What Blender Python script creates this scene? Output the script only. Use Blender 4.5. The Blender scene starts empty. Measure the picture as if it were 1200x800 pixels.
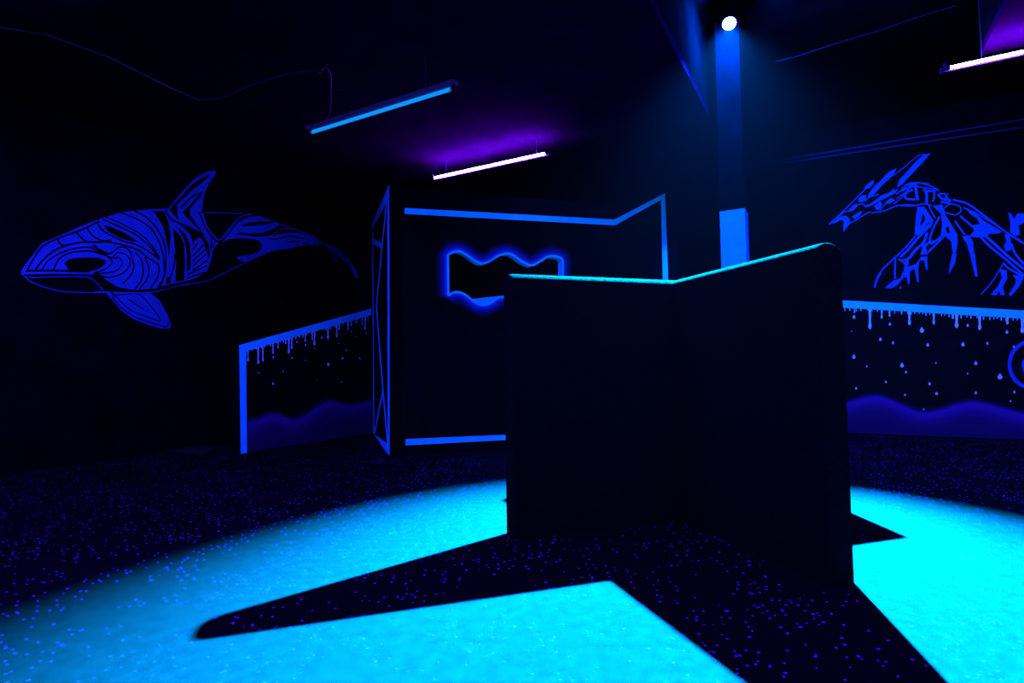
import bpy, bmesh, math, random
from mathutils import Vector, Matrix
from mathutils.geometry import tessellate_polygon
random.seed(7)
C = bpy.context.scene.collection
R = math.radians

# ---------------------------------------------------------------- camera
FPX, PITCH, ROLL, CH = 662.32, 2.518, 0.792, 1.4
cd = bpy.data.cameras.new('camera'); cam = bpy.data.objects.new('camera', cd); C.objects.link(cam)
cd.sensor_width = 36; cd.lens = FPX / 1200 * 36; cd.clip_end = 100; cd.clip_start = 0.05
cam.matrix_world = Matrix.Translation((0, 0, CH)) @ Matrix.Rotation(R(90 + PITCH), 4, 'X') @ Matrix.Rotation(R(-ROLL), 4, 'Z')
sc = bpy.context.scene; sc.camera = cam
CAMM = cam.matrix_world.copy()

# ---------------------------------------------------------------- world, exposure
w = bpy.data.worlds.new('world'); sc.world = w; w.use_nodes = True
w.node_tree.nodes['Background'].inputs[0].default_value = (0.05, 0.12, 1, 1)
w.node_tree.nodes['Background'].inputs[1].default_value = 0.05
vs = w.node_tree.nodes.new('ShaderNodeVolumeScatter'); vs.inputs['Density'].default_value = 0.0000026; vs.inputs['Anisotropy'].default_value = .5; vs.inputs['Color'].default_value = (.3, .4, 1, 1)  # thin haze added to imitate the glow around the spotlight
w.node_tree.links.new(vs.outputs[0], w.node_tree.nodes['World Output'].inputs['Volume'])
sc.view_settings.view_transform = 'Standard'; sc.view_settings.look = 'None'
sc.view_settings.gamma = 1; sc.view_settings.exposure = 0; sc.view_settings.use_curve_mapping = False
sc.cycles.use_denoising = True
sc.cycles.max_bounces = 4

# light strengths (each lamp's own light is made in its builder)
UV_E = 1450.0          # radiance of a lit black-light tube
SPOT_W = 2900000.0
SPOT_COL = (0.0, 0.38, 1.0)
SPILL_W = 3500.0

# ---------------------------------------------------------------- directions (plan)
U = Vector((math.sin(R(29.5)), math.cos(R(29.5)), 0))      # along the left wall, away
V = Vector((U.y, -U.x, 0))                                  # along the right wall, to the right and nearer
TH = R(17.98)
B = Vector((math.cos(TH), math.sin(TH), 0)); A = Vector((-math.sin(TH), math.cos(TH), 0))
UP = Vector((0, 0, 1))

def ray(x, y):
    d = CAMM.to_3x3() @ Vector(((x - 600) / FPX, -(y - 400) / FPX, -1))
    return d
EYE = Vector((0, 0, CH))
def on_plane(x, y, P, N):
    d = ray(x, y); t = (P - EYE).dot(N) / d.dot(N); return EYE + d * t
def floor_at(x, y): return on_plane(x, y, Vector((0, 0, 0)), UP)
def at_depth(x, y, Y):
    d = ray(x, y); return EYE + d * (Y / d.y)

# ---------------------------------------------------------------- materials
def mat(name, col, rough=0.9, spec=0.0, emit=None, est=0, metal=0):
    m = bpy.data.materials.new(name); m.use_nodes = True
    b = m.node_tree.nodes['Principled BSDF']
    b.inputs['Base Color'].default_value = (*col, 1); b.inputs['Roughness'].default_value = rough
    b.inputs['Specular IOR Level'].default_value = spec; b.inputs['Metallic'].default_value = metal
    if emit:
        b.inputs['Emission Color'].default_value = (*emit, 1); b.inputs['Emission Strength'].default_value = est
    return m
def noisy(m, scale, lo, hi, bump=0.0, bscale=None, bdist=0.01):
    nt = m.node_tree; b = nt.nodes['Principled BSDF']
    tc = nt.nodes.new('ShaderNodeTexCoord')
    n = nt.nodes.new('ShaderNodeTexNoise'); n.inputs['Scale'].default_value = scale; n.inputs['Detail'].default_value = 5
    nt.links.new(tc.outputs['Object'], n.inputs['Vector'])
    mr = nt.nodes.new('ShaderNodeMapRange'); mr.inputs[1].default_value = .3; mr.inputs[2].default_value = .7
    mr.inputs[3].default_value = lo; mr.inputs[4].default_value = hi
    nt.links.new(n.outputs['Fac'], mr.inputs[0])
    c = b.inputs['Base Color'].default_value[:]
    mx = nt.nodes.new('ShaderNodeVectorMath'); mx.operation = 'SCALE'; mx.inputs[0].default_value = c[:3]
    nt.links.new(mr.outputs[0], mx.inputs['Scale']); nt.links.new(mx.outputs[0], b.inputs['Base Color'])
    if bump:
        n2 = nt.nodes.new('ShaderNodeTexNoise'); n2.inputs['Scale'].default_value = bscale or scale; n2.inputs['Detail'].default_value = 3
        nt.links.new(tc.outputs['Object'], n2.inputs['Vector'])
        bp = nt.nodes.new('ShaderNodeBump'); bp.inputs['Strength'].default_value = bump; bp.inputs['Distance'].default_value = bdist
        nt.links.new(n2.outputs['Fac'], bp.inputs['Height']); nt.links.new(bp.outputs[0], b.inputs['Normal'])
    return m
BLACK = (0.0012, 0.0016, 0.0030)
M_wall = noisy(mat('matt_black_wall_paint', BLACK), 2.5, .6, 1.4)
M_wall2 = noisy(mat('matt_black_fascia_paint', (.001, .0012, .0016)), 2.5, .6, 1.4)
M_ceil = noisy(mat('black_ceiling_paint', (.0078, .0002, .0080)), 3, .7, 1.3)
M_carp = noisy(mat('black_padded_carpet', (.0010, .0034, .0028)), 60, .4, 1.7, .8, 140, .01)
M_tape = noisy(mat('fluorescent_tape', (.01, .80, .95)), 9, .93, 1.03)
M_paint = noisy(mat('fluorescent_mural_paint', (.01, .075, .34)), 6, .85, 1.12)
M_mblack = mat('black_mural_paint', BLACK)
M_drip = noisy(mat('fluorescent_drip_paint', (.25, .98, .95)), 40, .6, 1.0)
M_metal = mat('dark_metal', (.006, .003, .012), .5, .1)
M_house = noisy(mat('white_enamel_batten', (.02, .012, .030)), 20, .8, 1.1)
M_house1 = noisy(mat('violet_lit_enamel_batten', (.10, .04, .14)), 20, .8, 1.1)  # brighter copy of the batten enamel, violet lamplight put into its colour
M_cable = mat('grey_cable', (.20, .03, .12))
M_uv = mat('black_light_tube_glass', (.1, .1, .1), emit=(.16, .035, 1), est=UV_E)
M_dim = mat('dim_blue_tube_glass', (.1, .1, .1), emit=(0, .27, 1), est=1.0)
M_lens = mat('lit_spot_lens', (.1, .1, .1), emit=(.55, 1, 1), est=12)
M_mat = noisy(mat('grey_rubber', (.010, .008, .014)), 12, .7, 1.3)

def density_mat(name, col):
    m = mat(name, BLACK); nt = m.node_tree; b = nt.nodes['Principled BSDF']
    at = nt.nodes.new('ShaderNodeAttribute'); at.attribute_name = 'paint_amount'
    mx = nt.nodes.new('ShaderNodeMix'); mx.data_type = 'RGBA'
    mx.inputs[6].default_value = (*BLACK, 1); mx.inputs[7].default_value = (*col, 1)
    nt.links.new(at.outputs['Fac'], mx.inputs[0]); nt.links.new(mx.outputs[2], b.inputs['Base Color'])
    return m
M_spray = density_mat('airbrushed_blue_paint', (.01, .08, .85))
M_wave = density_mat('airbrushed_violet_paint', (.03, .01, .17))

def floor_mat():
    m = mat('speckled_black_carpet', (.0, .0, .0)); nt = m.node_tree; b = nt.nodes['Principled BSDF']
    L = nt.links; N = nt.nodes.new
    tc = N('ShaderNodeTexCoord')
    def noise(s, d=4):
        n = N('ShaderNodeTexNoise'); n.inputs['Scale'].default_value = s; n.inputs['Detail'].default_value = d
        L.new(tc.outputs['Object'], n.inputs['Vector']); return n
    def mr(src, a, b_, c, d):
        k = N('ShaderNodeMapRange'); k.inputs[1].default_value = a; k.inputs[2].default_value = b_
        k.inputs[3].default_value = c; k.inputs[4].default_value = d; L.new(src, k.inputs[0]); return k.outputs[0]
    def math_(op, x, y):
        k = N('ShaderNodeMath'); k.operation = op
        for i, q in enumerate((x, y)):
            if isinstance(q, (int, float)): k.inputs[i].default_value = q
            else: L.new(q, k.inputs[i])
        return k.outputs[0]
    base = math_('MULTIPLY', mr(noise(13, 6).outputs['Fac'], .3, .7, .82, 1.18), mr(noise(90, 3).outputs['Fac'], .3, .7, .75, 1.25))
    bc = N('ShaderNodeVectorMath'); bc.operation = 'SCALE'; bc.inputs[0].default_value = (.0015, .0026, .0030); L.new(base, bc.inputs['Scale'])
    tot = None
    for scl, rad, th, seed in ((9, .0085, .68, 0), (16, .0065, .76, 3.3)):
        vo = N('ShaderNodeTexVoronoi'); vo.voronoi_dimensions = '2D'; vo.inputs['Scale'].default_value = scl
        mp = N('ShaderNodeMapping'); mp.inputs['Location'].default_value = (seed, seed * 2, 0); L.new(tc.outputs['Object'], mp.inputs[0])
        L.new(mp.outputs[0], vo.inputs['Vector'])
        dot = mr(vo.outputs['Distance'], rad * scl * .7, rad * scl * 1.15, 1, 0)
        sx = N('ShaderNodeSeparateColor'); L.new(vo.outputs['Color'], sx.inputs[0])
        clus = mr(noise(1.6 + seed * .2, 3).outputs['Fac'], .42, .58, .25, -.22)
        on = math_('GREATER_THAN', math_('SUBTRACT', sx.outputs[0], clus), th)
        br = mr(sx.outputs[1], 0, 1, .35, 1)
        v = math_('MULTIPLY', math_('MULTIPLY', dot, on), br)
        tot = v if tot is None else math_('MAXIMUM', tot, v)
    mx = N('ShaderNodeMix'); mx.data_type = 'RGBA'
    L.new(tot, mx.inputs[0]); L.new(bc.outputs[0], mx.inputs[6]); mx.inputs[7].default_value = (.09, .0035, .65, 1)
    L.new(mx.outputs[2], b.inputs['Base Color'])
    bp = N('ShaderNodeBump'); bp.inputs['Strength'].default_value = .3; bp.inputs['Distance'].default_value = .004
    L.new(noise(160, 2).outputs['Fac'], bp.inputs['Height']); L.new(bp.outputs[0], b.inputs['Normal'])
    return m
M_floor = floor_mat()

# ---------------------------------------------------------------- helpers
def empty(name, loc, label, cat, group=None):
    o = bpy.data.objects.new(name, None); C.objects.link(o); o.location = loc
    o.empty_display_size = .1
    o['label'] = label; o['category'] = cat
    if group: o['group'] = group
    bpy.context.view_layer.update()
    return o
def obj(name, verts, faces, m, parent=None, smooth=False):
    """world-space vertices; origin moved to the parent's base"""
    off = Vector(parent_base(parent)) if parent else Vector((0, 0, 0))
    me = bpy.data.meshes.new(name); me.from_pydata([tuple(Vector(v) - off) for v in verts], [], faces)
    me.materials.append(m); me.update()
    if smooth:
        for p in me.polygons: p.use_smooth = True
    o = bpy.data.objects.new(name, me); C.objects.link(o)
    if parent: o.parent = parent
    return o
def parent_base(p):
    l = Vector(p.location)
    while p.parent: p = p.parent; l = l + Vector(p.location)
    return l
def structure(o): o['kind'] = 'structure'; return o
class MB:
    def __init__(s): s.v = []; s.f = []
    def add(s, v, f):
        k = len(s.v); s.v += [Vector(q) for q in v]; s.f += [tuple(i + k for i in q) for q in f]; return s
    def box(s, P, ax, ay, az):
        """P corner, three edge vectors"""
        v = [P + ax * i + ay * j + az * k for k in (0, 1) for j in (0, 1) for i in (0, 1)]
        f = [(0, 2, 3, 1), (4, 5, 7, 6), (0, 1, 5, 4), (2, 6, 7, 3), (0, 4, 6, 2), (1, 3, 7, 5)]
        if ax.cross(ay).dot(az) < 0: f = [q[::-1] for q in f]
        return s.add(v, f)
    def tube(s, pts, r, n=8, cap=True):
        pts = [Vector(p) for p in pts]; rs = r if isinstance(r, (list, tuple)) else [r] * len(pts)
        v = []; f = []; side = None
        for i, p in enumerate(pts):
            t = (pts[min(i + 1, len(pts) - 1)] - pts[max(i - 1, 0)]).normalized()
            if side is None: side = t.orthogonal().normalized()
            side = (side - t * side.dot(t)).normalized(); b = t.cross(side)
            for k in range(n):
                a = 2 * math.pi * k / n; v.append(p + (side * math.cos(a) + b * math.sin(a)) * rs[i])
        for i in range(len(pts) - 1):
            for k in range(n):
                f.append((i * n + k, i * n + (k + 1) % n, (i + 1) * n + (k + 1) % n, (i + 1) * n + k))
        if cap: f.append(tuple(range(n))[::-1]); f.append(tuple((len(pts) - 1) * n + k for k in range(n)))
        return s.add(v, f)
    def build(s, name, m, parent=None, smooth=False): return obj(name, s.v, s.f, m, parent, smooth)

def smooth_line(pts, k=5, closed=False):
    n = len(pts); out = []
    if n < 3 and not closed: return [tuple(p) for p in pts]
    for i in range(n if closed else n - 1):
        g = (lambda j: pts[j % n]) if closed else (lambda j: pts[max(0, min(n - 1, j))])
        p0, p1, p2, p3 = g(i - 1), g(i), g(i + 1), g(i + 2)
        for t in range(k):
            t /= k
            out.append(tuple(.5 * (2 * p1[d] + (p2[d] - p0[d]) * t + (2 * p0[d] - 5 * p1[d] + 4 * p2[d] - p3[d]) * t * t
                                   + (3 * p1[d] - p0[d] - 3 * p2[d] + p3[d]) * t ** 3) for d in (0, 1)))
    if not closed: out.append(tuple(pts[-1]))
    return out
def tri2(loops):
    """triangles over flat 2D loops (the first the outline, the rest holes)"""
    L3 = [[Vector((x, y, 0)) for x, y in l] for l in loops]
    return tessellate_polygon(L3)

class Surface:
    """a vertical wall face: pixels of the photograph measured onto it, kept as metres along / up"""
    def __init__(s, P, D, N):
        s.P = Vector(P); s.D = Vector(D).normalized(); s.N = Vector(N).normalized()
    def m(s, x, y):
        q = on_plane(x, y, s.P, s.N) - s.P; return (q.dot(s.D), q.z + s.P.z)
    def w(s, q, off=0.0): return Vector((s.P.x, s.P.y, 0)) + s.D * q[0] + UP * q[1] + s.N * off
    def poly(s, mb, pts, off, metres=False):
        q = pts if metres else [s.m(*p) for p in pts]
        tr = tri2([q]); mb.add([s.w(a, off) for a in q], tr)
    def slab(s, mb, pts, off, th, metres=False):
        q = pts if metres else [s.m(*p) for p in pts]; n = len(q)
        tr = tri2([q]); v = [s.w(a, off + th) for a in q] + [s.w(a, off) for a in q]
        mb.add(v, list(tr) + [tuple(i + n for i in t[::-1]) for t in tr] + [(i, (i + 1) % n, (i + 1) % n + n, i + n) for i in range(n)])
    def stroke(s, mb, pts, wd, off, closed=False, sm=True):
        q = smooth_line(pts, 5, closed) if sm else pts; n = len(q); v = []
        for i in range(n):
            a = q[(i - 1) % n] if closed else q[max(i - 1, 0)]; b = q[(i + 1) % n] if closed else q[min(i + 1, n - 1)]
            dx, dy = b[0] - a[0], b[1] - a[1]; l = math.hypot(dx, dy) or 1
            t = i / max(n - 1, 1); ww = wd if not isinstance(wd, tuple) else wd[0] + (wd[1] - wd[0]) * t
            nx, ny = -dy / l * ww / 2, dx / l * ww / 2
            v += [s.w(s.m(q[i][0] + nx, q[i][1] + ny), off), s.w(s.m(q[i][0] - nx, q[i][1] - ny), off)]
        f = [(2 * i, 2 * i + 1, 2 * ((i + 1) % n) + 1, 2 * ((i + 1) % n)) for i in range(n if closed else n - 1)]
        mb.add(v, f)
    def strip(s, name, rows, dens, off, m, parent):
        """rows of equal length (metres) with a paint density per row"""
        n = len(rows[0]); v = [s.w(q, off) for r in rows for q in r]; f = []
        for j in range(len(rows) - 1):
            for i in range(n - 1): f.append((j * n + i, j * n + i + 1, (j + 1) * n + i + 1, (j + 1) * n + i))
        o = obj(name, v, f, m, parent)
        a = o.data.attributes.new('paint_amount', 'FLOAT', 'POINT')
        for j in range(len(rows)):
            for i in range(n): a.data[j * n + i].value = dens[j]
        return o

# ================================================================ SETTING
CEIL, BAY = 5.32, 6.75
mb = MB(); mb.box(Vector((-14, -6, -.1)), Vector((30, 0, 0)), Vector((0, 30, 0)), Vector((0, 0, .1)))
structure(mb.build('floor', M_floor))
LW = floor_at(0, 556)                                      # a point on the left wall's floor line
DR = Vector((6.7, 11.1, 0)) + U * 1.7                      # a point on the right wall's floor line
def cross_uv(P, Q):                                        # P + U s  meets  Q + V t
    s = (Q - P).dot(U); return P + U * s
COR = cross_uv(LW, DR)
mb = MB(); mb.box(COR + U * .3, -U * 26, -V * .3, UP * BAY); structure(mb.build('wall_left', M_wall))
mb = MB(); mb.box(COR, V * 24, U * .3, UP * BAY); structure(mb.build('wall_right', M_wall))
# low ceiling on both sides of a raised bay that runs between them
E0 = on_plane(762, 0, Vector((0, 0, CEIL)), UP); E0.z = 0
def vcoord(P): return (P - E0).dot(V)
BW = 3.37
vl = vcoord(COR)
far = (COR - E0).dot(U)
mb = MB(); mb.box(E0 + U * (far + .3) + V * (vl - .3) + UP * CEIL, -U * 26, V * (-vl + .3), UP * .1)
structure(mb.build('ceiling', M_ceil))
mb = MB(); mb.box(E0 + U * (far + .3) + UP * (CEIL + .1) - V * .1, -U * 26, V * .1, UP * (BAY - CEIL - .1)); structure(mb.build('trim_1', M_wall2))
SLABF = 3.3                                                # how far the low slab on the right reaches
mb = MB(); mb.box(E0 + U * SLABF + V * BW + UP * CEIL, -U * 14, V * 18, UP * .1); structure(mb.build('ceiling', M_ceil))
mb = MB(); mb.box(E0 + U * SLABF + V * BW + UP * (CEIL + .1), -U * 14, V * .1, UP * (BAY - CEIL - .1)); structure(mb.build('trim_2', M_wall2))
mb = MB(); mb.box(E0 + U * (far + .3) + V * -.1 + UP * BAY, -U * 26, V * 20, UP * .1)
structure(mb.build('ceiling', M_wall2))

# ================================================================ PILLAR
PZ = 8.35
p0 = at_depth(844, 248, PZ); p0.z = 0
w_ = .0405 * PZ
t = empty('pillar', p0 + V * w_ / 2 + U * w_ / 2, 'square black pillar with a glowing blue band, below the cyan spotlight', 'pillar')
mb = MB(); mb.box(p0, V * w_, U * w_, UP * BAY); mb.build('shaft', M_wall, t)
ztop = on_plane(858, 246, p0, U).z
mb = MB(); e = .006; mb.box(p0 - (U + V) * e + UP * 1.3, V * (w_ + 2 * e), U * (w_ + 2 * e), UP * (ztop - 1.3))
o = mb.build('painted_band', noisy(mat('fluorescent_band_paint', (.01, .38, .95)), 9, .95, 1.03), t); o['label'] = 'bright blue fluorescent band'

# ================================================================ CROSS-SHAPED BARRIER
OC = Vector((1.5337, 5.239, 0)); OH = 2.1745; L1, L2, L3, L4 = 1.656, 1.71, 1.65, 1.504
t = empty('cross_barrier', OC, 'tall black carpeted cross-shaped barrier standing in the cyan light pool', 'barrier')
def panel(c, d, la, lb):
    d = d.normalized(); nrm = Vector((-d.y, d.x, 0)); ht = .1; r = .085; cr = .025; rings = []
    def ring(ins, z):
        hl0, hl1, hw = la - ins * .35, lb - ins * .35, ht - ins; q = min(cr, hw * .9); pts = []
        for cx, cy, a0 in ((hl1 - q, hw - q, 0), (-hl0 + q, hw - q, 90), (-hl0 + q, -hw + q, 180), (hl1 - q, -hw + q, 270)):
            for k in range(5):
                a = R(a0 + k * 22.5); pts.append(c + d * (cx + q * math.cos(a)) + nrm * (cy + q * math.sin(a)) + UP * z)
        return pts
    rings.append(ring(0, 0))
    for k in range(9):
        a = R(k * 11.25); rings.append(ring(r * (1 - math.cos(a)), OH - r + r * math.sin(a)))
    v = [p for g in rings for p in g]; n = 20; f = []
    for j in range(len(rings) - 1):
        for i in range(n): f.append((j * n + i, j * n + (i + 1) % n, (j + 1) * n + (i + 1) % n, (j + 1) * n + i))
    f.append(tuple((len(rings) - 1) * n + i for i in range(n)))
    return v, f
v, f = panel(OC, B, L1, L3); obj('panel', v, f, M_carp, t, True)
v, f = panel(OC, A, L2, L4); v = [p - UP * (.002 if p.z > 1 else 0) for p in v]; obj('panel', v, f, M_carp, t, True)

# ================================================================ TALL WINDOWED PARTITION (mid)
MC = floor_at(457, 535)                                    # near left corner on the floor
t = empty('windowed_partition', MC, 'tall black partition with blue tape edging and a wavy window cut out', 'partition')
S = Surface(MC, B, -A)
mwt = .2
ztopm = 4.32
q720 = S.m(720, 257); q780 = S.m(780, 227)
out = [(0, 0), (q780[0] + .25, 0), (q780[0] + .25, q780[1] + .28), (q780[0] + .1, q780[1] + .28), (q720[0], ztopm + .02), (0, ztopm)]
hz = lambda x, y: (500 + x / 6, 270 + y / 6)
topw = smooth_line([hz(*p) for p in [(150, 172), (185, 152), (235, 148), (285, 175), (340, 215), (390, 232), (440, 218), (500, 180), (560, 162), (610, 175), (670, 218), (735, 245), (790, 222), (845, 188), (890, 180), (940, 192), (957, 215)]], 4)
botw = smooth_line([hz(*p) for p in [(955, 440), (890, 455), (820, 438), (760, 430), (690, 445), (620, 475), (560, 470), (510, 470), (465, 500), (420, 520), (370, 520), (320, 490), (270, 450), (215, 432), (180, 440), (152, 458)]], 4)
hole = [S.m(*p) for p in topw + botw]
tr = tri2([out, hole]); pts = out + hole; n = len(pts)
vv = [S.w(p, 0) for p in pts] + [S.w(p, -mwt) for p in pts]
ff = [tuple(q) for q in tr] + [tuple(i + n for i in q[::-1]) for q in tr]
k = len(out); ff += [(i, (i + 1) % k, (i + 1) % k + n, i + n) for i in range(k)]
obj('front_wall', vv, ff, M_wall, t)
h = len(hole); vv = [S.w(p, 0.004) for p in hole] + [S.w(p, -mwt) for p in hole]
o = obj('window_reveal', vv, [(i, (i + 1) % h, (i + 1) % h + h, i + h) for i in range(h)], M_tape, t); o['label'] = 'blue painted edge of the wavy window'
def offs(loop, d):
    r = []; m_ = len(loop)
    for i in range(m_):
        a, b = loop[(i - 2) % m_], loop[(i + 2) % m_]; dx, dy = b[0] - a[0], b[1] - a[1]; l = math.hypot(dx, dy) or 1
        r.append((loop[i][0] - dy / l * d, loop[i][1] + dx / l * d))
    return r + [r[0]]
ds = (-.012, .02, .05, .09, .14, .20); de = (1, 1, .42, .22, .07, 0)
s_ = S.strip('window_glow_paint', [offs(hole, d) for d in ds], de, .004, M_spray, t); s_['label'] = 'soft blue airbrushed halo round the window'
mb = MB(); S.stroke(mb, topw + botw, 2.4, .006, closed=True, sm=False); mb.build('window_outline', M_tape, t)
# inner board with a straight top, seen low in the window
ib = Surface(MC + A * mwt, B, -A)
mb = MB(); ib.slab(mb, [(550, 350.5), (600, 345), (660, 339), (660, 352), (600, 361), (550, 361)], 0, -.03); mb.build('inner_ledge', M_tape, t)
# tape on the front
mb = MB(); S.slab(mb, [(474, 243.6), (720, 257.2), (779.3, 226.3), (783.5, 345), (790, 500), (783, 500), (777, 345), (774.6, 234), (721, 264), (474, 250.6)], .001, .004)
o = mb.build('tape_border', M_tape, t)
mb = MB(); S.slab(mb, [(475.2, 514.3), (588, 509.4), (783, 500.5), (783, 506.6), (588, 515.6), (475.2, 521.6)], .001, .004); mb.build('tape_border', M_tape, t)
# return wing on the left side with triangle line work
WF = Surface(MC, A, -B)
wl = WF.m(436, 450)[0]
mb = MB(); mb.box(MC, B * .2, A * wl, UP * ztopm); mb.build('side_wall', M_wall, t)
def tp(pts, wd):
    m2 = MB(); WF.stroke(m2, pts, wd, .004, sm=False); m2.build('tape_line', M_tape, t)
mb = MB(); WF.slab(mb, [(456.3, 216.5), (456.3, 232), (437.2, 267), (435.6, 262.5)], .001, .004); mb.build('tape_line', M_tape, t)
mb = MB(); WF.slab(mb, [(456.6, 533), (456.6, 521), (438, 508.5), (438, 514.6)], .001, .004); mb.build('tape_line', M_tape, t)
mb = MB(); WF.slab(mb, [(436.4, 279), (436.4, 284.5), (447.8, 291.5), (448.2, 285)], .001, .004); mb.build('tape_line', M_tape, t)
tp([(455.3, 218), (455.8, 530)], 2.3); tp([(436.9, 263), (438.3, 513)], 1.6)
tp([(454.6, 224), (448, 289), (441.3, 358), (449, 457)], 1.5); tp([(449, 457), (439, 508)], 1.5); tp([(449, 457), (455.2, 527)], 1.5)

# ================================================================ DRIPPING BARRIERS
def drip_parts(S, t, drips, drops, base, edge_rng, step):
    for x, y1, wd in drips:
        y0 = base(x); mb = MB(); k = wd
        pts = [(x - k * .5, y0 - 1), (x + k * .5, y0 - 1), (x + k * .3, y0 + (y1 - y0) * .6), (x + k * .55, y1 - k * .7), (x + k * .4, y1), (x, y1 + k * .35), (x - k * .4, y1), (x - k * .55, y1 - k * .7), (x - k * .3, y0 + (y1 - y0) * .6)]
        S.slab(mb, pts, .001, .006); mb.build('drip', M_drip, t)
    for x, y, r in drops:
        mb = MB(); pts = [(x + r * math.cos(a), y + r * math.sin(a)) for a in [R(q) for q in range(-20, 201, 20)]] + [(x - r * .2, y - r * 1.6), (x + r * .2, y - r * 1.6)]
        S.slab(mb, pts, .001, .006); mb.build('drop', M_drip, t)
    x = edge_rng[0]
    while x < edge_rng[1]:
        l = random.uniform(.8, 3.2); k = random.uniform(.9, 1.6); y0 = base(x); mb = MB()
        S.slab(mb, [(x - k * .5, y0 - .5), (x + k * .5, y0 - .5), (x + k * .4, y0 + l), (x, y0 + l + .5), (x - k * .4, y0 + l)], .001, .005)
        mb.build('drip', M_drip, t); x += step * random.uniform(.6, 1.4)
def wave(S, t, crest, zfloor, name='wave_paint', up=.14):
    q = [S.m(*p) for p in smooth_line(crest, 6)]
    rows = []; de = (0, .14, .6, 1, .9, .55, .34, .28, .26)
    for d in (up, up * .6, up * .3, .02, -.04, -.12, -.25): rows.append([(a, b + d) for a, b in q])
    rows.append([(a, b * .35) for a, b in q]); rows.append([(a, .01) for a, b in q])
    o = S.strip(name, rows, de, .004, M_wave, t); o['label'] = 'violet blue airbrushed wave'; return o

# left one, along the left wall direction
P = floor_at(283, 531.5)
S = Surface(P, U, V)
t = empty('drip_partition', P, 'low black partition left of the tall one, blue tape top rising right, painted drips', 'partition')
a = S.m(279.6, 403.6); b = S.m(436, 361); base_l = S.m(279.6, 531)[0]
q = [(a[0], 0), (b[0], 0), b, a]
mb = MB(); S.slab(mb, q, -.2, .2, True); mb.build('panel', M_wall, t)
mb = MB(); S.slab(mb, [(280.2, 404.3), (435, 361.3), (435, 368.7), (288.3, 411.3), (289.2, 531), (282, 532)], .001, .004); mb.build('tape_border', M_tape, t)
zl = lambda x, y: (260 + x / 6.667, 350 + y / 6.667)
drips = [(*zl(x, y), wd) for x, y, wd in [(203, 485, 1.5), (283, 505, 2), (320, 485, 1.6), (398, 425, 1.6), (438, 385, 1.4), (498, 350, 1.4), (522, 425, 2), (545, 390, 1.8), (650, 335, 1.4), (705, 320, 1.4), (723, 360, 1.9), (828, 312, 1.8), (897, 298, 1.7), (915, 240, 1.5), (985, 245, 1.6), (1010, 210, 1.3), (1050, 190, 1.4), (1095, 200, 1.5), (1118, 238, 1.8), (1141, 172, 1.1)]]
drops = [(*zl(x, y), r) for x, y, r in [(285, 578, .9), (400, 458, .9), (400, 664, 1.2), (477, 568, .7), (547, 464, 1.0), (585, 338, .9), (652, 362, .9), (652, 483, .5), (725, 388, .5), (780, 306, 1.0), (830, 514, 1.5), (913, 347, .7), (942, 466, 1.1), (972, 404, .9), (1012, 259, .9), (1048, 294, .6), (1077, 466, .9), (1127, 270, .9), (740, 635, .5), (932, 650, .8), (180, 442, .7)]]
drip_parts(S, t, drips, drops, lambda x: 350 + (410 - .2917 * ((x - 260) * 6.667 - 185)) / 6.667, (290, 431), 5)
z2 = lambda x, y: (260 + x / 3.53, 340 + y / 3.53)
wave(S, t, [z2(x, y + 6) for x, y in [(103, 550), (150, 540), (190, 522), (235, 520), (290, 540), (345, 522), (400, 482), (450, 464), (520, 480), (565, 474), (620, 460)]], 0)

# right one, along the right wall direction
P = floor_at(1000, 507.5)
S = Surface(P, V, -U)
t = empty('drip_partition', P, 'low black partition on the right under the winged beast mural, blue tape and painted drips', 'partition')
xa, xb = S.m(958, 450)[0], S.m(1200, 450)[0] + 1.2
ya = S.m(990, 352); yb = S.m(1198, 363.6); sl = (yb[1] - ya[1]) / (yb[0] - ya[0]); zt = lambda s: ya[1] + sl * (s - ya[0])
mb = MB(); S.slab(mb, [(xa, 0), (xb, 0), (xb, zt(xb) + .24), (xa, zt(xa) + .24)], -.2, .2, True); mb.build('panel', M_wall, t)
tw = S.m(1000, 352.5)[1] - S.m(1000, 361)[1]
mb = MB(); S.slab(mb, [(xa, zt(xa)), (xb, zt(xb)), (xb, zt(xb) - tw), (xa, zt(xa) - tw)], .001, .004, True); mb.build('tape_border', M_tape, t)
zr = lambda x, y: (980 + x / 4, 340 + y / 4)
drips = [(*zr(x, y), wd) for x, y, wd in [(85, 105, 1.3), (158, 178, 3.4), (213, 130, 2.2), (250, 122, 2), (343, 160, 3), (457, 157, 2.6), (547, 132, 1.8), (564, 172, 4), (672, 182, 3.3), (802, 156, 3), (872, 196, 4)]]
drops = [(*zr(x, y), r) for x, y, r in [(83, 127, 1.5), (72, 192, .6), (83, 313, 1.9), (93, 460, 1.1), (143, 357, .8), (207, 231, 1.5), (252, 160, 1.4), (232, 430, 1.1), (266, 247, 1.3), (308, 353, 2.1), (327, 384, 1.1), (322, 491, 1.0), (401, 189, 2.4), (429, 257, 1.6), (437, 439, 1.5), (470, 485, 1.5), (467, 341, .8), (410, 558, .8), (594, 255, 1.9), (616, 166, 1.3), (616, 391, .8), (654, 343, 1.8), (654, 482, 1.3), (708, 250, 1.3), (767, 407, 2.6), (800, 197, 1.6), (835, 478, 1.3), (817, 520, .9), (832, 265, 1.1)]]
drip_parts(S, t, drips, drops, lambda x: 340 + (84 + .063 * ((x - 980) * 4 - 40)) / 4, (990, 1199), 6)
wave(S, t, [zr(x, y + 4) for x, y in [(20, 535), (65, 530), (130, 510), (190, 503), (240, 515), (330, 555), (410, 580), (500, 565), (560, 545), (650, 532), (740, 550), (880, 588), (960, 600), (1060, 570)]], 0)
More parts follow.
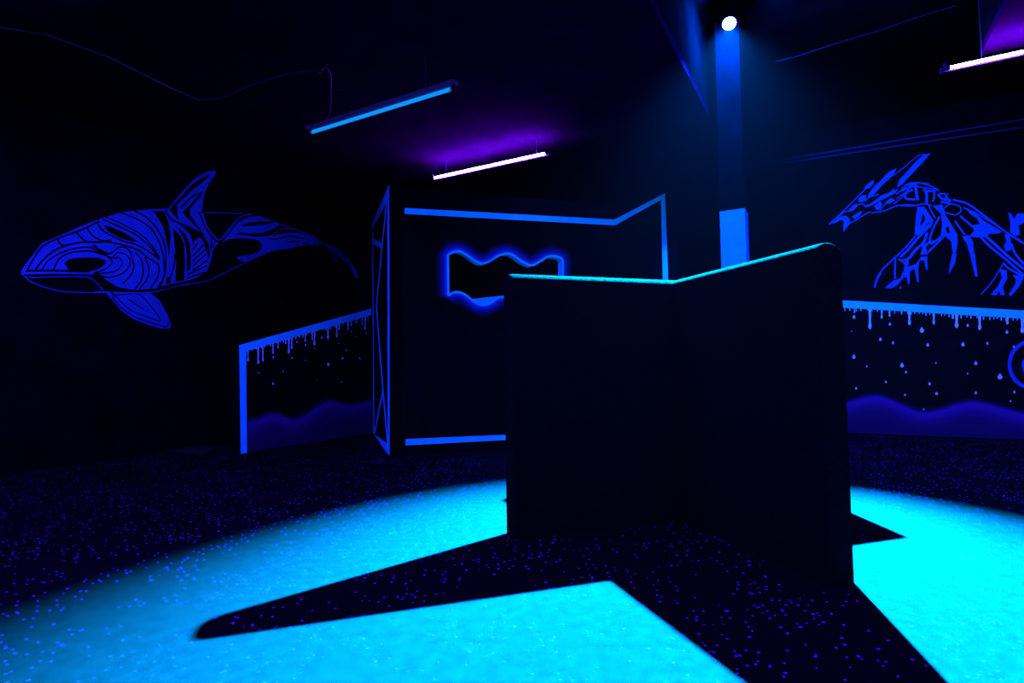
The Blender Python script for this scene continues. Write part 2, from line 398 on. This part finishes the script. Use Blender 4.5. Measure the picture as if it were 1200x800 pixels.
mb = MB(); S.stroke(mb, [(1209 + 26 * math.cos(R(a)), 427 + 27 * math.sin(R(a))) for a in range(0, 360, 15)], 4.2, .006, closed=True)
S.stroke(mb, [(1208 + 9 * math.cos(R(a)), 428 + 12 * math.sin(R(a))) for a in range(0, 360, 30)], 3, .006, closed=True)
o = mb.build('painted_ring', M_paint, t); o['label'] = 'blue painted ring'

# ================================================================ ORCA MURAL (left wall)
S = Surface(LW, U, V)
Hc = lambda *l: [(20 + x / 7.2727, 240 + y / 7.2727) for x, y in l]
Kc = lambda *l: [(110 + x / 7.2727, 235 + y / 7.2727) for x, y in l]
Fc = lambda *l: [(180 + x / 5.333, 195 + y / 5.333) for x, y in l]
Tc = lambda *l: [(260 + x / 7.2727, 240 + y / 7.2727) for x, y in l]
Gc = lambda *l: [(20 + x / 4.705, 230 + y / 4.705) for x, y in l]
t = empty('orca_mural', S.w(S.m(230, 400)), 'blue and black striped orca painted on the black left wall', 'mural')
def bl(pts, off=.003): m2 = MB(); S.poly(m2, pts, off); m2.build('blue_patch', M_paint, t)
bl( Hc((30, 575), (60, 520), (100, 470), (160, 390), (205, 328), (350, 268), (540, 183), (725, 112)) + Kc((120, 135), (230, 100), (350, 84), (500, 74), (610, 70))
       + Fc((85, 268), (115, 340), (200, 378), (300, 412), (345, 440), (400, 480), (372, 520), (360, 580), (335, 650), (270, 695), (200, 715), (60, 745))
       + Kc((550, 745), (360, 762), (300, 755), (200, 735), (110, 680), (20, 600)) + Hc((640, 595), (580, 590), (300, 588), (40, 596)), .003)
bl(Fc((84, 270), (140, 205), (180, 155), (240, 90), (290, 52), (345, 27), (388, 26), (385, 50), (345, 110), (320, 160), (308, 220), (300, 280), (312, 330), (340, 395), (375, 440), (410, 468), (400, 490), (345, 455), (250, 398), (150, 350), (110, 320)), .003)
bl(Tc((0, 318), (60, 250), (110, 185), (165, 130), (240, 104), (320, 95), (400, 128), (500, 163), (570, 195), (700, 240), (790, 285), (850, 343), (780, 340), (700, 345), (640, 355), (590, 372), (430, 390), (330, 435), (205, 492), (130, 462), (133, 440), (250, 424), (305, 405), (335, 375), (338, 335), (315, 302), (270, 290), (150, 283), (60, 292)), .003)
bl(Tc((868, 333), (930, 343), (1000, 385), (1080, 460), (1115, 510), (1140, 570), (1163, 625), (1143, 622), (1110, 555), (1060, 490), (1000, 445), (900, 380)), .003)
bl(Tc((935, 482), (955, 450), (975, 462), (1010, 464), (965, 478)), .003)
bl(Gc((490, 525), (600, 528), (730, 528), (785, 575), (830, 655), (847, 715), (840, 728), (790, 728), (730, 712), (640, 675), (570, 625), (530, 575)), .003)
# black brush work over the blue
mb = MB()
def bp(pts): m2 = MB(); S.poly(m2, pts, .006); m2.build('black_patch', M_mblack, t)
def bs(pts, wd=1.6): m2 = MB(); S.stroke(m2, pts, wd, .006); m2.build('black_stroke', M_mblack, t)
for l, wd in [(Hc((85, 555), (140, 460), (215, 355), (350, 285), (540, 215), (700, 140)), 2.2), (Hc((75, 562), (300, 560), (560, 566), (620, 568)), 2.4),
              (Hc((60, 600), (350, 596), (560, 600), (650, 620), (760, 690), (840, 790)), 2.2),
              (Hc((150, 560), (210, 480), (300, 400), (420, 345), (560, 318), (700, 318), (800, 300)), 2.4), (Hc((210, 555), (260, 480), (370, 410), (500, 370), (620, 362), (700, 400), (800, 450)), 1.8),
              (Hc((310, 555), (350, 470), (430, 415), (550, 395), (680, 400), (770, 430)), 2.0), (Hc((345, 290), (360, 330), (400, 345)), 2.4), (Hc((500, 225), (550, 285), (600, 320)), 2.2), (Hc((590, 190), (650, 270), (740, 310)), 2.0),
              (Hc((640, 345), (700, 380), (760, 410), (800, 415)), 1.8),
              (Kc((30, 185), (60, 240), (130, 290), (250, 345), (360, 375), (460, 430), (560, 500)), 2.0), (Kc((75, 160), (200, 215), (330, 275), (420, 340), (500, 420), (550, 500)), 2.0), (Kc((100, 140), (250, 205), (400, 290), (490, 380), (560, 490)), 1.6),
              (Kc((0, 355), (100, 350), (250, 380), (370, 420), (450, 480), (550, 545)), 2.0), (Kc((220, 100), (350, 150), (470, 225), (540, 320), (585, 450), (600, 560)), 1.8), (Kc((345, 85), (440, 140), (520, 215), (580, 320), (610, 430), (605, 600), (560, 745)), 2.0),
              (Kc((0, 375), (60, 430), (120, 455), (170, 430), (210, 400), (270, 400), (310, 440), (325, 500), (340, 560), (310, 640), (240, 710)), 1.8), (Kc((0, 440), (90, 465), (150, 490), (200, 445), (260, 455), (305, 500), (300, 560), (240, 620), (130, 655), (60, 640)), 1.6),
              (Kc((160, 490), (220, 490), (235, 540), (200, 590), (120, 615), (20, 620)), 1.6), (Kc((120, 480), (155, 520), (130, 560), (70, 595), (0, 615)), 1.5),
              (Kc((350, 440), (400, 500), (420, 590), (400, 680), (345, 760)), 1.8), (Kc((430, 480), (465, 570), (455, 660), (385, 755)), 1.8), (Kc((550, 540), (545, 640), (480, 750)), 1.8), (Kc((600, 560), (595, 650), (540, 745)), 1.6),
              (Kc((20, 640), (110, 700), (230, 750), (330, 770), (480, 770), (620, 745), (800, 700)), 2.0), (Kc((690, 450), (680, 560), (640, 680), (620, 710)), 1.8)]: bs(l, wd)
bp(Hc((400, 495), (440, 462), (540, 448), (680, 448), (750, 470), (755, 500), (700, 545), (610, 570), (440, 562)))
bp(Kc((80, 208), (150, 225), (260, 275), (370, 345), (330, 352), (220, 320), (120, 265)))
bp(Kc((500, 88), (600, 90), (630, 170), (655, 290), (645, 420), (636, 500), (625, 380), (590, 230), (540, 140)))
bp(Kc((670, 245), (735, 320), (765, 420), (765, 680), (695, 690), (702, 520), (690, 380)))
bp(Kc((625, 650), (650, 650), (655, 705), (610, 712)))
bp(Fc((98, 268), (160, 200), (240, 110), (350, 45), (330, 80), (250, 140), (145, 240), (150, 300), (155, 332), (125, 305)))
bp(Fc((180, 285), (230, 235), (300, 160), (292, 190), (225, 270), (228, 305), (312, 420), (295, 408), (190, 302)))
bs(Fc((168, 262), (230, 200), (300, 158)), 1.5); bs(Fc((180, 240), (260, 170)), 1.0)
bs(Fc((75, 275), (105, 328), (160, 355), (240, 390), (310, 425)), 2.0)
bp(Fc((160, 368), (220, 385), (310, 425), (345, 490), (352, 550), (345, 575), (325, 520), (300, 450), (285, 445), (258, 462), (248, 490), (228, 425), (190, 385)))
bp(Fc((120, 385), (165, 430), (190, 490), (195, 600), (190, 705), (135, 718), (140, 600), (130, 490)))
bp(Fc((150, 380), (195, 420), (225, 480), (232, 560), (228, 640), (205, 655), (208, 560), (190, 460)))
for a_, b_ in (((240, 520), (275, 480)), ((245, 560), (310, 490)), ((245, 590), (320, 520)), ((250, 615), (325, 550)), ((245, 650), (335, 585)), ((215, 675), (330, 620)), ((205, 700), (320, 660))): bs(Fc(a_, b_), 1.7)
bs(Fc((288, 285), (312, 360), (355, 430), (405, 475)), 2.2); bs(Fc((365, 450), (355, 505)), 1.6); bs(Fc((385, 465), (365, 510)), 1.4)
bp(Tc((155, 182), (230, 150), (330, 140), (420, 138), (465, 148), (390, 165), (280, 180)))
bp(Tc((105, 258), (150, 236), (260, 243), (350, 238), (440, 205), (495, 168), (560, 195), (500, 210), (440, 250), (380, 268), (270, 270), (170, 252)))
bp(Tc((425, 262), (490, 218), (560, 204), (640, 218), (700, 242), (590, 236), (500, 245)))
bs(Tc((0, 305), (60, 235), (130, 150), (230, 92)), 2.2)
bs(Tc((410, 292), (480, 290), (540, 270), (620, 272), (700, 290)), 1.6); bs(Tc((560, 316), (660, 312)), 1.5); bs(Tc((690, 328), (740, 325)), 1.3); bs(Tc((770, 285), (810, 330)), 1.0)
for x, y in ((915, 365), (950, 375), (1030, 435), (1075, 490)): bs(Tc((x, y), (x + 18, y + 8)), 1.5)
bs(Gc((535, 545), (600, 540), (680, 545), (790, 680), (720, 665), (640, 635), (580, 590), (545, 550)), 1.3)
bs(Gc((610, 565), (700, 625)), 1.2); bs(Gc((520, 545), (560, 600), (640, 660), (750, 700), (825, 718), (832, 690)), 1.2)
bs(Gc((470, 520), (620, 522), (740, 522)), 1.6)
def ol(pts, wd=1.0): m2 = MB(); S.stroke(m2, pts, wd, .006); m2.build('outline_stroke', M_paint, t)
ol(Hc((60, 605), (110, 650), (230, 700), (370, 735), (550, 745), (760, 748)), .9)
ol(Hc((40, 590), (110, 618), (350, 612), (560, 612), (640, 635), (700, 690), (800, 800)), .8)
ol(Kc((0, 775), (130, 778), (400, 788), (550, 770), (700, 728), (800, 708)), .9); ol(Fc((100, 758), (200, 738), (330, 715), (430, 670), (533, 620)), 1.1)
ol(Tc((0, 590), (100, 542), (205, 490)), 1.1); ol(Fc((325, 288), (430, 290), (533, 292)), 1.1); ol(Tc((0, 68), (90, 70), (175, 73)), 1.3)
ol(Fc((305, 290), (330, 370), (370, 430), (415, 458), (465, 410), (533, 335)), 1.3); ol(Tc((0, 280), (60, 205), (130, 122), (200, 85), (258, 82)), 1.2)
ol(Tc((400, 128), (570, 190), (700, 238), (810, 285), (870, 345)), .8); ol(Tc((410, 268), (490, 215), (560, 200)), .6)

# ================================================================ WINGED BEAST MURAL (right wall)
S = Surface(DR, V, -U)
D1 = lambda *l: [(965 + x / 7.27, 170 + y / 7.27) for x, y in l]
D2 = lambda *l: [(1050 + x / 5.713, 210 + y / 5.713) for x, y in l]
D3 = lambda *l: [(1010 + x / 8.89, 260 + y / 8.89) for x, y in l]
t = empty('winged_beast_mural', S.w(S.m(1110, 345)), 'horned winged beast painted in blue on the black right wall', 'mural')
M_paint_bright = noisy(mat('fluorescent_mural_paint_bright', (.01, .16, .8)), 6, .85, 1.12)
def piece(name, m, fn): m2 = MB(); fn(m2); m2.build(name, m, t)
P_ = lambda pts: piece('blue_patch', M_paint_bright, lambda q: S.poly(q, pts, .003)); Q_ = lambda pts, wd=1.2: piece('blue_stroke', M_paint_bright, lambda q: S.stroke(q, pts, wd, .0035))
P_(D1((40, 680), (90, 640), (150, 608), (195, 602), (225, 630), (225, 665), (200, 700), (172, 738), (168, 690), (175, 655), (160, 632), (110, 655)))
P_(D1((205, 570), (240, 525), (280, 495), (290, 520), (250, 560)))
P_(D1((295, 465), (320, 430), (360, 425), (365, 460), (330, 488), (305, 485)))
P_(D1((385, 415), (430, 355), (480, 310), (560, 225), (622, 198), (600, 245), (540, 310), (490, 355), (440, 410), (400, 445), (378, 440)))
P_(D1((340, 370), (385, 325), (430, 295), (425, 330), (385, 370)))
P_(D1((625, 360), (650, 290), (700, 240), (760, 170), (820, 110), (850, 85), (915, 68), (880, 105), (840, 155), (780, 215), (720, 280), (680, 325), (650, 350)))
P_(D1((345, 515), (400, 500), (460, 455), (500, 425), (560, 405), (640, 370), (610, 410), (540, 445), (470, 480), (380, 528)))
P_(D1((240, 610), (280, 585), (330, 560), (310, 600), (270, 630)))
P_(D1((430, 520), (480, 480), (500, 500), (480, 550), (450, 550))); P_(D1((520, 490), (580, 450), (610, 470), (560, 500)))
for l, wd in [(D1((50, 670), (150, 580), (280, 450), (420, 310)), 1.0), (D1((430, 575), (520, 560), (600, 525), (700, 508), (800, 515)), 1.1), (D1((200, 680), (290, 630), (380, 575), (430, 575)), 1.1), (D1((590, 265), (700, 180), (800, 95), (860, 75)), .7),
              (D1((660, 380), (720, 330), (800, 320), (900, 330)), 1.1), (D1((700, 360), (780, 350), (870, 365), (945, 370)), 1.0), (D1((350, 480), (400, 440), (470, 420)), 1), (D1((560, 420), (600, 370)), 1), (D1((640, 400), (720, 370)), 1),
              (D1((600, 500), (660, 450), (700, 400)), 1.0), (D1((480, 560), (520, 510), (600, 470)), .9), (D1((120, 615), (180, 570), (230, 560)), 1), (D1((270, 520), (330, 500), (360, 530)), 1),
              (D2((0, 100), (60, 60), (120, 35)), 1.2), (D2((0, 130), (60, 90), (100, 50)), 1), (D2((70, 40), (150, 25), (230, 45), (290, 75)), 1.2), (D2((0, 175), (100, 178), (190, 165), (240, 178)), 1.3),
              (D2((110, 70), (60, 100), (70, 130), (130, 135)), 2.4), (D2((130, 30), (135, 80), (145, 140)), 3.4), (D2((190, 65), (205, 100), (205, 160)), 3.2), (D2((180, 70), (230, 80), (270, 70)), 2.2), (D2((255, 75), (255, 120), (245, 150)), 2.0), (D2((280, 100), (310, 130), (370, 140)), 2.6), (D2((300, 150), (360, 155), (330, 110)), 2.4), (D2((290, 95), (350, 100)), 1.6),
              (D2((330, 185), (370, 165), (430, 185), (430, 220), (390, 238), (320, 215), (330, 185)), 1.3),
              (D2((380, 138), (470, 160), (560, 220), (650, 290), (760, 370), (857, 430)), 2.2), (D2((450, 190), (540, 230), (640, 290), (740, 355)), 1.0),
              (D2((395, 280), (430, 330), (460, 370)), 1.8), (D2((430, 245), (480, 290), (530, 330)), 2.2), (D2((560, 380), (640, 460), (740, 540), (857, 645)), 2.4), (D2((600, 380), (700, 470), (780, 540), (857, 600)), 2.8), (D2((770, 430), (800, 500), (857, 570)), 2.4),
              (D2((780, 380), (820, 405), (857, 430)), 2.2), (D2((570, 770), (640, 690), (715, 570)), 1.1), (D2((715, 560), (760, 600), (850, 650)), 2.0),
              (D2((220, 180), (245, 230), (265, 260)), 1.4), (D2((290, 250), (245, 340), (225, 410), (240, 430), (300, 385)), 2.0), (D2((300, 395), (260, 440), (215, 480)), 1.0)]: Q_(l, wd)
P_(D2((145, 185), (190, 185), (230, 245), (250, 275), (235, 320), (200, 340), (150, 375), (125, 370), (130, 310), (135, 240)))
P_(D2((245, 178), (310, 170), (330, 240), (350, 270), (380, 320), (410, 370), (412, 420), (402, 490), (380, 490), (370, 415), (335, 385), (300, 385), (310, 300), (300, 230)))
P_(D2((378, 495), (405, 495), (395, 560), (352, 637), (362, 570)))
P_(D2((445, 380), (490, 375), (515, 420), (522, 490), (490, 490), (475, 430), (455, 405))); P_(D2((495, 495), (525, 490), (547, 650), (530, 652)))
P_(D2((455, 185), (530, 220), (580, 275), (650, 315), (710, 350), (690, 362), (630, 365), (600, 385), (540, 390), (490, 380), (525, 345), (510, 310), (560, 300), (545, 265), (500, 235)))
P_(D2((750, 220), (775, 235), (790, 270), (810, 230), (857, 230), (857, 290), (820, 310), (830, 370), (800, 380), (765, 355), (765, 290)))
P_(D2((725, 365), (760, 375), (770, 420), (772, 475), (735, 480), (722, 450), (740, 410)))
P_(D2((695, 600), (740, 610), (745, 660), (715, 720), (728, 775), (700, 775), (690, 745), (670, 778), (635, 772), (680, 720), (710, 660)))
P_(D2((780, 640), (857, 650), (830, 710), (770, 782), (755, 770), (800, 700), (805, 670)))
Q_(D3((130, 685), (155, 590), (220, 490), (330, 385), (450, 270), (560, 145)), 1.4); Q_(D3((135, 680), (155, 610), (200, 530)), 1.6)
Q_(D3((350, 385), (345, 480), (345, 590)), 1.8); Q_(D3((400, 365), (480, 290), (590, 160), (690, 60)), 2.6); Q_(D3((490, 380), (560, 290), (640, 220), (680, 110)), 3.0); Q_(D3((490, 380), (400, 400), (390, 390), (470, 450)), 1.4)
P_(D3((240, 685), (330, 610), (400, 590), (440, 500), (450, 400), (490, 390), (480, 470), (560, 440), (620, 365), (680, 360), (685, 490), (670, 500), (650, 400), (600, 400), (585, 480), (592, 630), (575, 620), (550, 480), (500, 510), (497, 640), (480, 650), (470, 570), (430, 580), (380, 650), (310, 690)))
P_(D3((610, 340), (640, 240), (700, 200), (780, 190), (700, 225), (665, 260), (690, 340))); Q_(D3((690, 320), (780, 230), (850, 160)), 1.3)
P_(D3((395, 670), (412, 675), (410, 695), (395, 695)))
X_ = lambda pts: piece('black_patch', M_mblack, lambda q: S.poly(q, pts, .006)); Y_ = lambda pts, wd=1.2: piece('black_stroke', M_mblack, lambda q: S.stroke(q, pts, wd, .006))
X_(D2((330, 330), (350, 310), (362, 360), (340, 362))); Y_(D2((185, 240), (190, 270), (165, 310)), 1.2); Y_(D2((200, 310), (225, 290)), 1.4); X_(D2((175, 225), (190, 245), (185, 290), (160, 305), (172, 270)))
Y_(D1((480, 365), (530, 315), (560, 300)), .7); Y_(D1((505, 350), (520, 330)), 1.2)
X_(D3((500, 440), (540, 370), (610, 250), (625, 270), (600, 340), (550, 420)))
X_(D1((705, 430), (730, 395), (755, 410), (740, 450)))

# ================================================================ PIPES ON THE RIGHT WALL
PS = Surface(DR - U * .12, V, -U)
def pipe(px, label):
    a, b = [on_plane(*p, PS.P, PS.N) for p in px]; b = b + (b - a) * .3
    o = MB().tube([a, b], .022, 8).build('conduit_pipe', M_cable, None, True); o['label'] = label; o['category'] = 'pipe'; o['group'] = 'thin pipes along the right wall'
    n = 3
pipe(((897, 190.5), (1200, 140)), 'upper of two thin pipes running along the right wall above the beast')
pipe(((912, 192), (1200, 149)), 'lower, fainter pipe running along the right wall above the beast')

# ================================================================ BLACK-LIGHT LAMPS
TL = 2.4
def lamp(P, label, tube_mat, wires=(.12, .88), house=.05, beside=True, hm=None):
    hm = hm or M_house
    """P = left, far end of the tube; the tube runs along V"""
    t = empty('fluorescent_lamp', P + V * TL / 2, label, 'lamp', 'tube lamps under the ceiling')
    MB().tube([P, P + V * TL], .019 if beside else .024, 12).build('tube', tube_mat, t, True)
    H0 = P + (U * (.03 + house) - UP * .02 if beside else UP * .035)
    m = MB(); a = H0 - V * .06
    prof = [(-house * .55, 0), (house * .55, 0), (house, .03), (house * .6, .055), (-house * .6, .055), (-house, .03)]
    v = [a + U * x + UP * z for x, z in prof] + [a + V * (TL + .12) + U * x + UP * z for x, z in prof]
    m.add(v, [(i, (i + 1) % 6, (i + 1) % 6 + 6, i + 6) for i in range(6)] + [(5, 4, 3, 2, 1, 0), (6, 7, 8, 9, 10, 11)])
    hs = m.build('housing', hm, t)
    for k in (0, 1):
        q = P + V * (TL if k else 0); s = 1 if k else -1
        m = MB(); m.tube([q - V * .03 * s, q + V * .025 * s], .024, 12); m.box(q + V * (.005 * s) - U * .02, V * .03 * s, U * .04, UP * .07); m.build('socket', M_house, hs)
    for s in wires:
        q = H0 + V * TL * s + UP * .05
        v_ = vcoord(q); top = BAY if 0 < v_ < BW else CEIL
        MB().tube([q, Vector((q.x, q.y, top))], .005, 6).build('suspension_wire', M_metal if beside else M_cable, t)
    return t
def lamp_left(pl, pr):                                     # depth of a tube of length TL from its two ends
    a, b = ray(*pl), ray(*pr); a = a / a.y; b = b / b.y
    # b*Zr - a*Zl = V*TL, in plan
    Zl = (TL * (V.x - V.y * b.x)) / (b.x - a.x); return EYE + a * Zl
LP1 = lamp_left((365, 155), (529, 106)); LP2 = lamp_left((508, 208.5), (641, 181))
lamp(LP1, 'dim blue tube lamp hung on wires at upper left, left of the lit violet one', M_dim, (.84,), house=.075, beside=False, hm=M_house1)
lamp(LP2, 'glowing violet-white tube lamp above the windowed partition', M_uv, (.1, .9))
LP3 = at_depth(1110, 80, 7.0)
lamp(LP3, 'glowing pink-white tube lamp cut off by the right picture edge', M_uv, (.15, .9))
print('lamps', LP1, LP2, LP3, [((q - E0).dot(U), (q-E0).dot(V)) for q in (LP1,LP2,LP3)])
for P, lb in ((Vector((-4.4, 5.2, 5.1)), 'above and left of the camera'), (Vector((-3.2, 1.6, 5.1)), 'left of the camera'), (Vector((2.4, 1.0, 5.1)), 'right of the camera'), (Vector((-.5, -1.5, 5.1)), 'behind the camera'),
              (Vector((10.8, 1.4, 5.1)), 'far to the right'), (Vector((-7.2, 5.0, 5.1)), 'near the orca wall')):
    lamp(P, 'violet tube lamp added outside the frame as extra light, ' + lb, M_uv, (.15, .85))  # unseen lamps, added to brighten the tape, drips and murals

# ================================================================ SPOTLIGHT ON THE PILLAR
SP = Vector((3.1364, 7.7979, 6.1929)); AIM = Vector((1.45, 4.2, 0)); D = (AIM - SP).normalized()
t = empty('spotlight', SP, 'glaring cyan spotlight fixed high on the pillar', 'spotlight')
side = D.cross(UP).normalized(); upv = side.cross(D)
MB().tube([SP - D * .34, SP - D * .30, SP - D * .10, SP - D * .02], [.05, .085, .095, .10], 20).build('lamp_body', M_metal, t, True)
m = MB(); m.tube([SP - D * .02, SP - D * .015], .092, 20); m.build('lens', M_lens, t)
m = MB()
for s in (-1, 1): m.box(SP - D * .16 + side * .11 * s - UP * .02, side * .012, D * .03, UP * .2)
m.box(SP - D * .16 - side * .11 + UP * .17, side * .232, D * .03, UP * .012); m.build('yoke', M_metal, t)
q = SP - D * .145 + UP * .18
wallp = p0 + V * w_ / 2 + UP * q.z
m = MB(); m.tube([q, q + UP * .06, wallp + UP * .06], .015, 8); m.build('bracket', M_metal, t)
ld = bpy.data.lights.new('spot_beam', 'SPOT'); ld.energy = SPOT_W; ld.color = SPOT_COL; ld.spot_size = R(54); ld.spot_blend = .85; ld.shadow_soft_size = .045
lo = bpy.data.objects.new('spot_beam', ld); C.objects.link(lo); lo.parent = t; lo.rotation_euler = D.to_track_quat('-Z', 'Y').to_euler()
lo.location = D * .02
ld = bpy.data.lights.new('added_spill', 'POINT'); ld.energy = SPILL_W; ld.color = (0, .08, 1); ld.shadow_soft_size = .05  # added point light, imitates the glow and spill around the lens
lo = bpy.data.objects.new('added_spill', ld); C.objects.link(lo); lo.parent = t; lo.location = D * .12

# ================================================================ CABLES
pts = []
for x, y, z in ((0, 10, 6.15), (55, 32, 6.3), (130, 68, 6.7), (200, 103, 7.2), (232, 117, 7.4), (258, 115, 7.4), (300, 97, 7.3), (340, 82, 7.2), (372, 71, 7.15), (384, 70, 7.1), (388, 80, 7.3), (388, 105, 7.6), (387, 132, 7.8), (380, 143, 7.85)):
    q = at_depth(x, y, z); q.z = min(q.z, CEIL - .06); pts.append(q)
o = MB().tube(pts, .011, 6).build('power_cable', M_cable)
MB().tube([at_depth(388, 105, 7.6), at_depth(408, 105, 7.5)], .008, 6).build('cable_end', M_cable, o)
MB().tube([at_depth(384, 75, 7.1), at_depth(373, 87, 7.1)], .008, 6).build('cable_end', M_cable, o)
o['label'] = 'thin drooping cable under the ceiling leading to the dim blue lamp'; o['category'] = 'cable'
pts = [at_depth(x, y, z) for x, y, z in ((908, 57, 7.1), (930, 53, 7.0), (980, 44, 6.7), (1030, 32, 6.45), (1075, 18, 6.2), (1120, 0, 6.0))]
for q in pts: q.z = min(q.z, CEIL - .06)
o = MB().tube(pts, .007, 6).build('power_cable', M_cable); o['label'] = 'faint cable crossing the ceiling right of the cyan spotlight'; o['category'] = 'cable'

# ================================================================ MAT ON THE FLOOR
q = [floor_at(*p) for p in ((140, 522), (196, 514), (257, 527), (238, 535))]
v = q + [p + UP * .035 for p in q]
o = obj('floor_mat', v, [(3, 2, 1, 0), (4, 5, 6, 7), (0, 1, 5, 4), (1, 2, 6, 5), (2, 3, 7, 6), (3, 0, 4, 7)], M_mat)
o['label'] = 'dim grey flat mat on the floor left of the low partition'; o['category'] = 'mat'
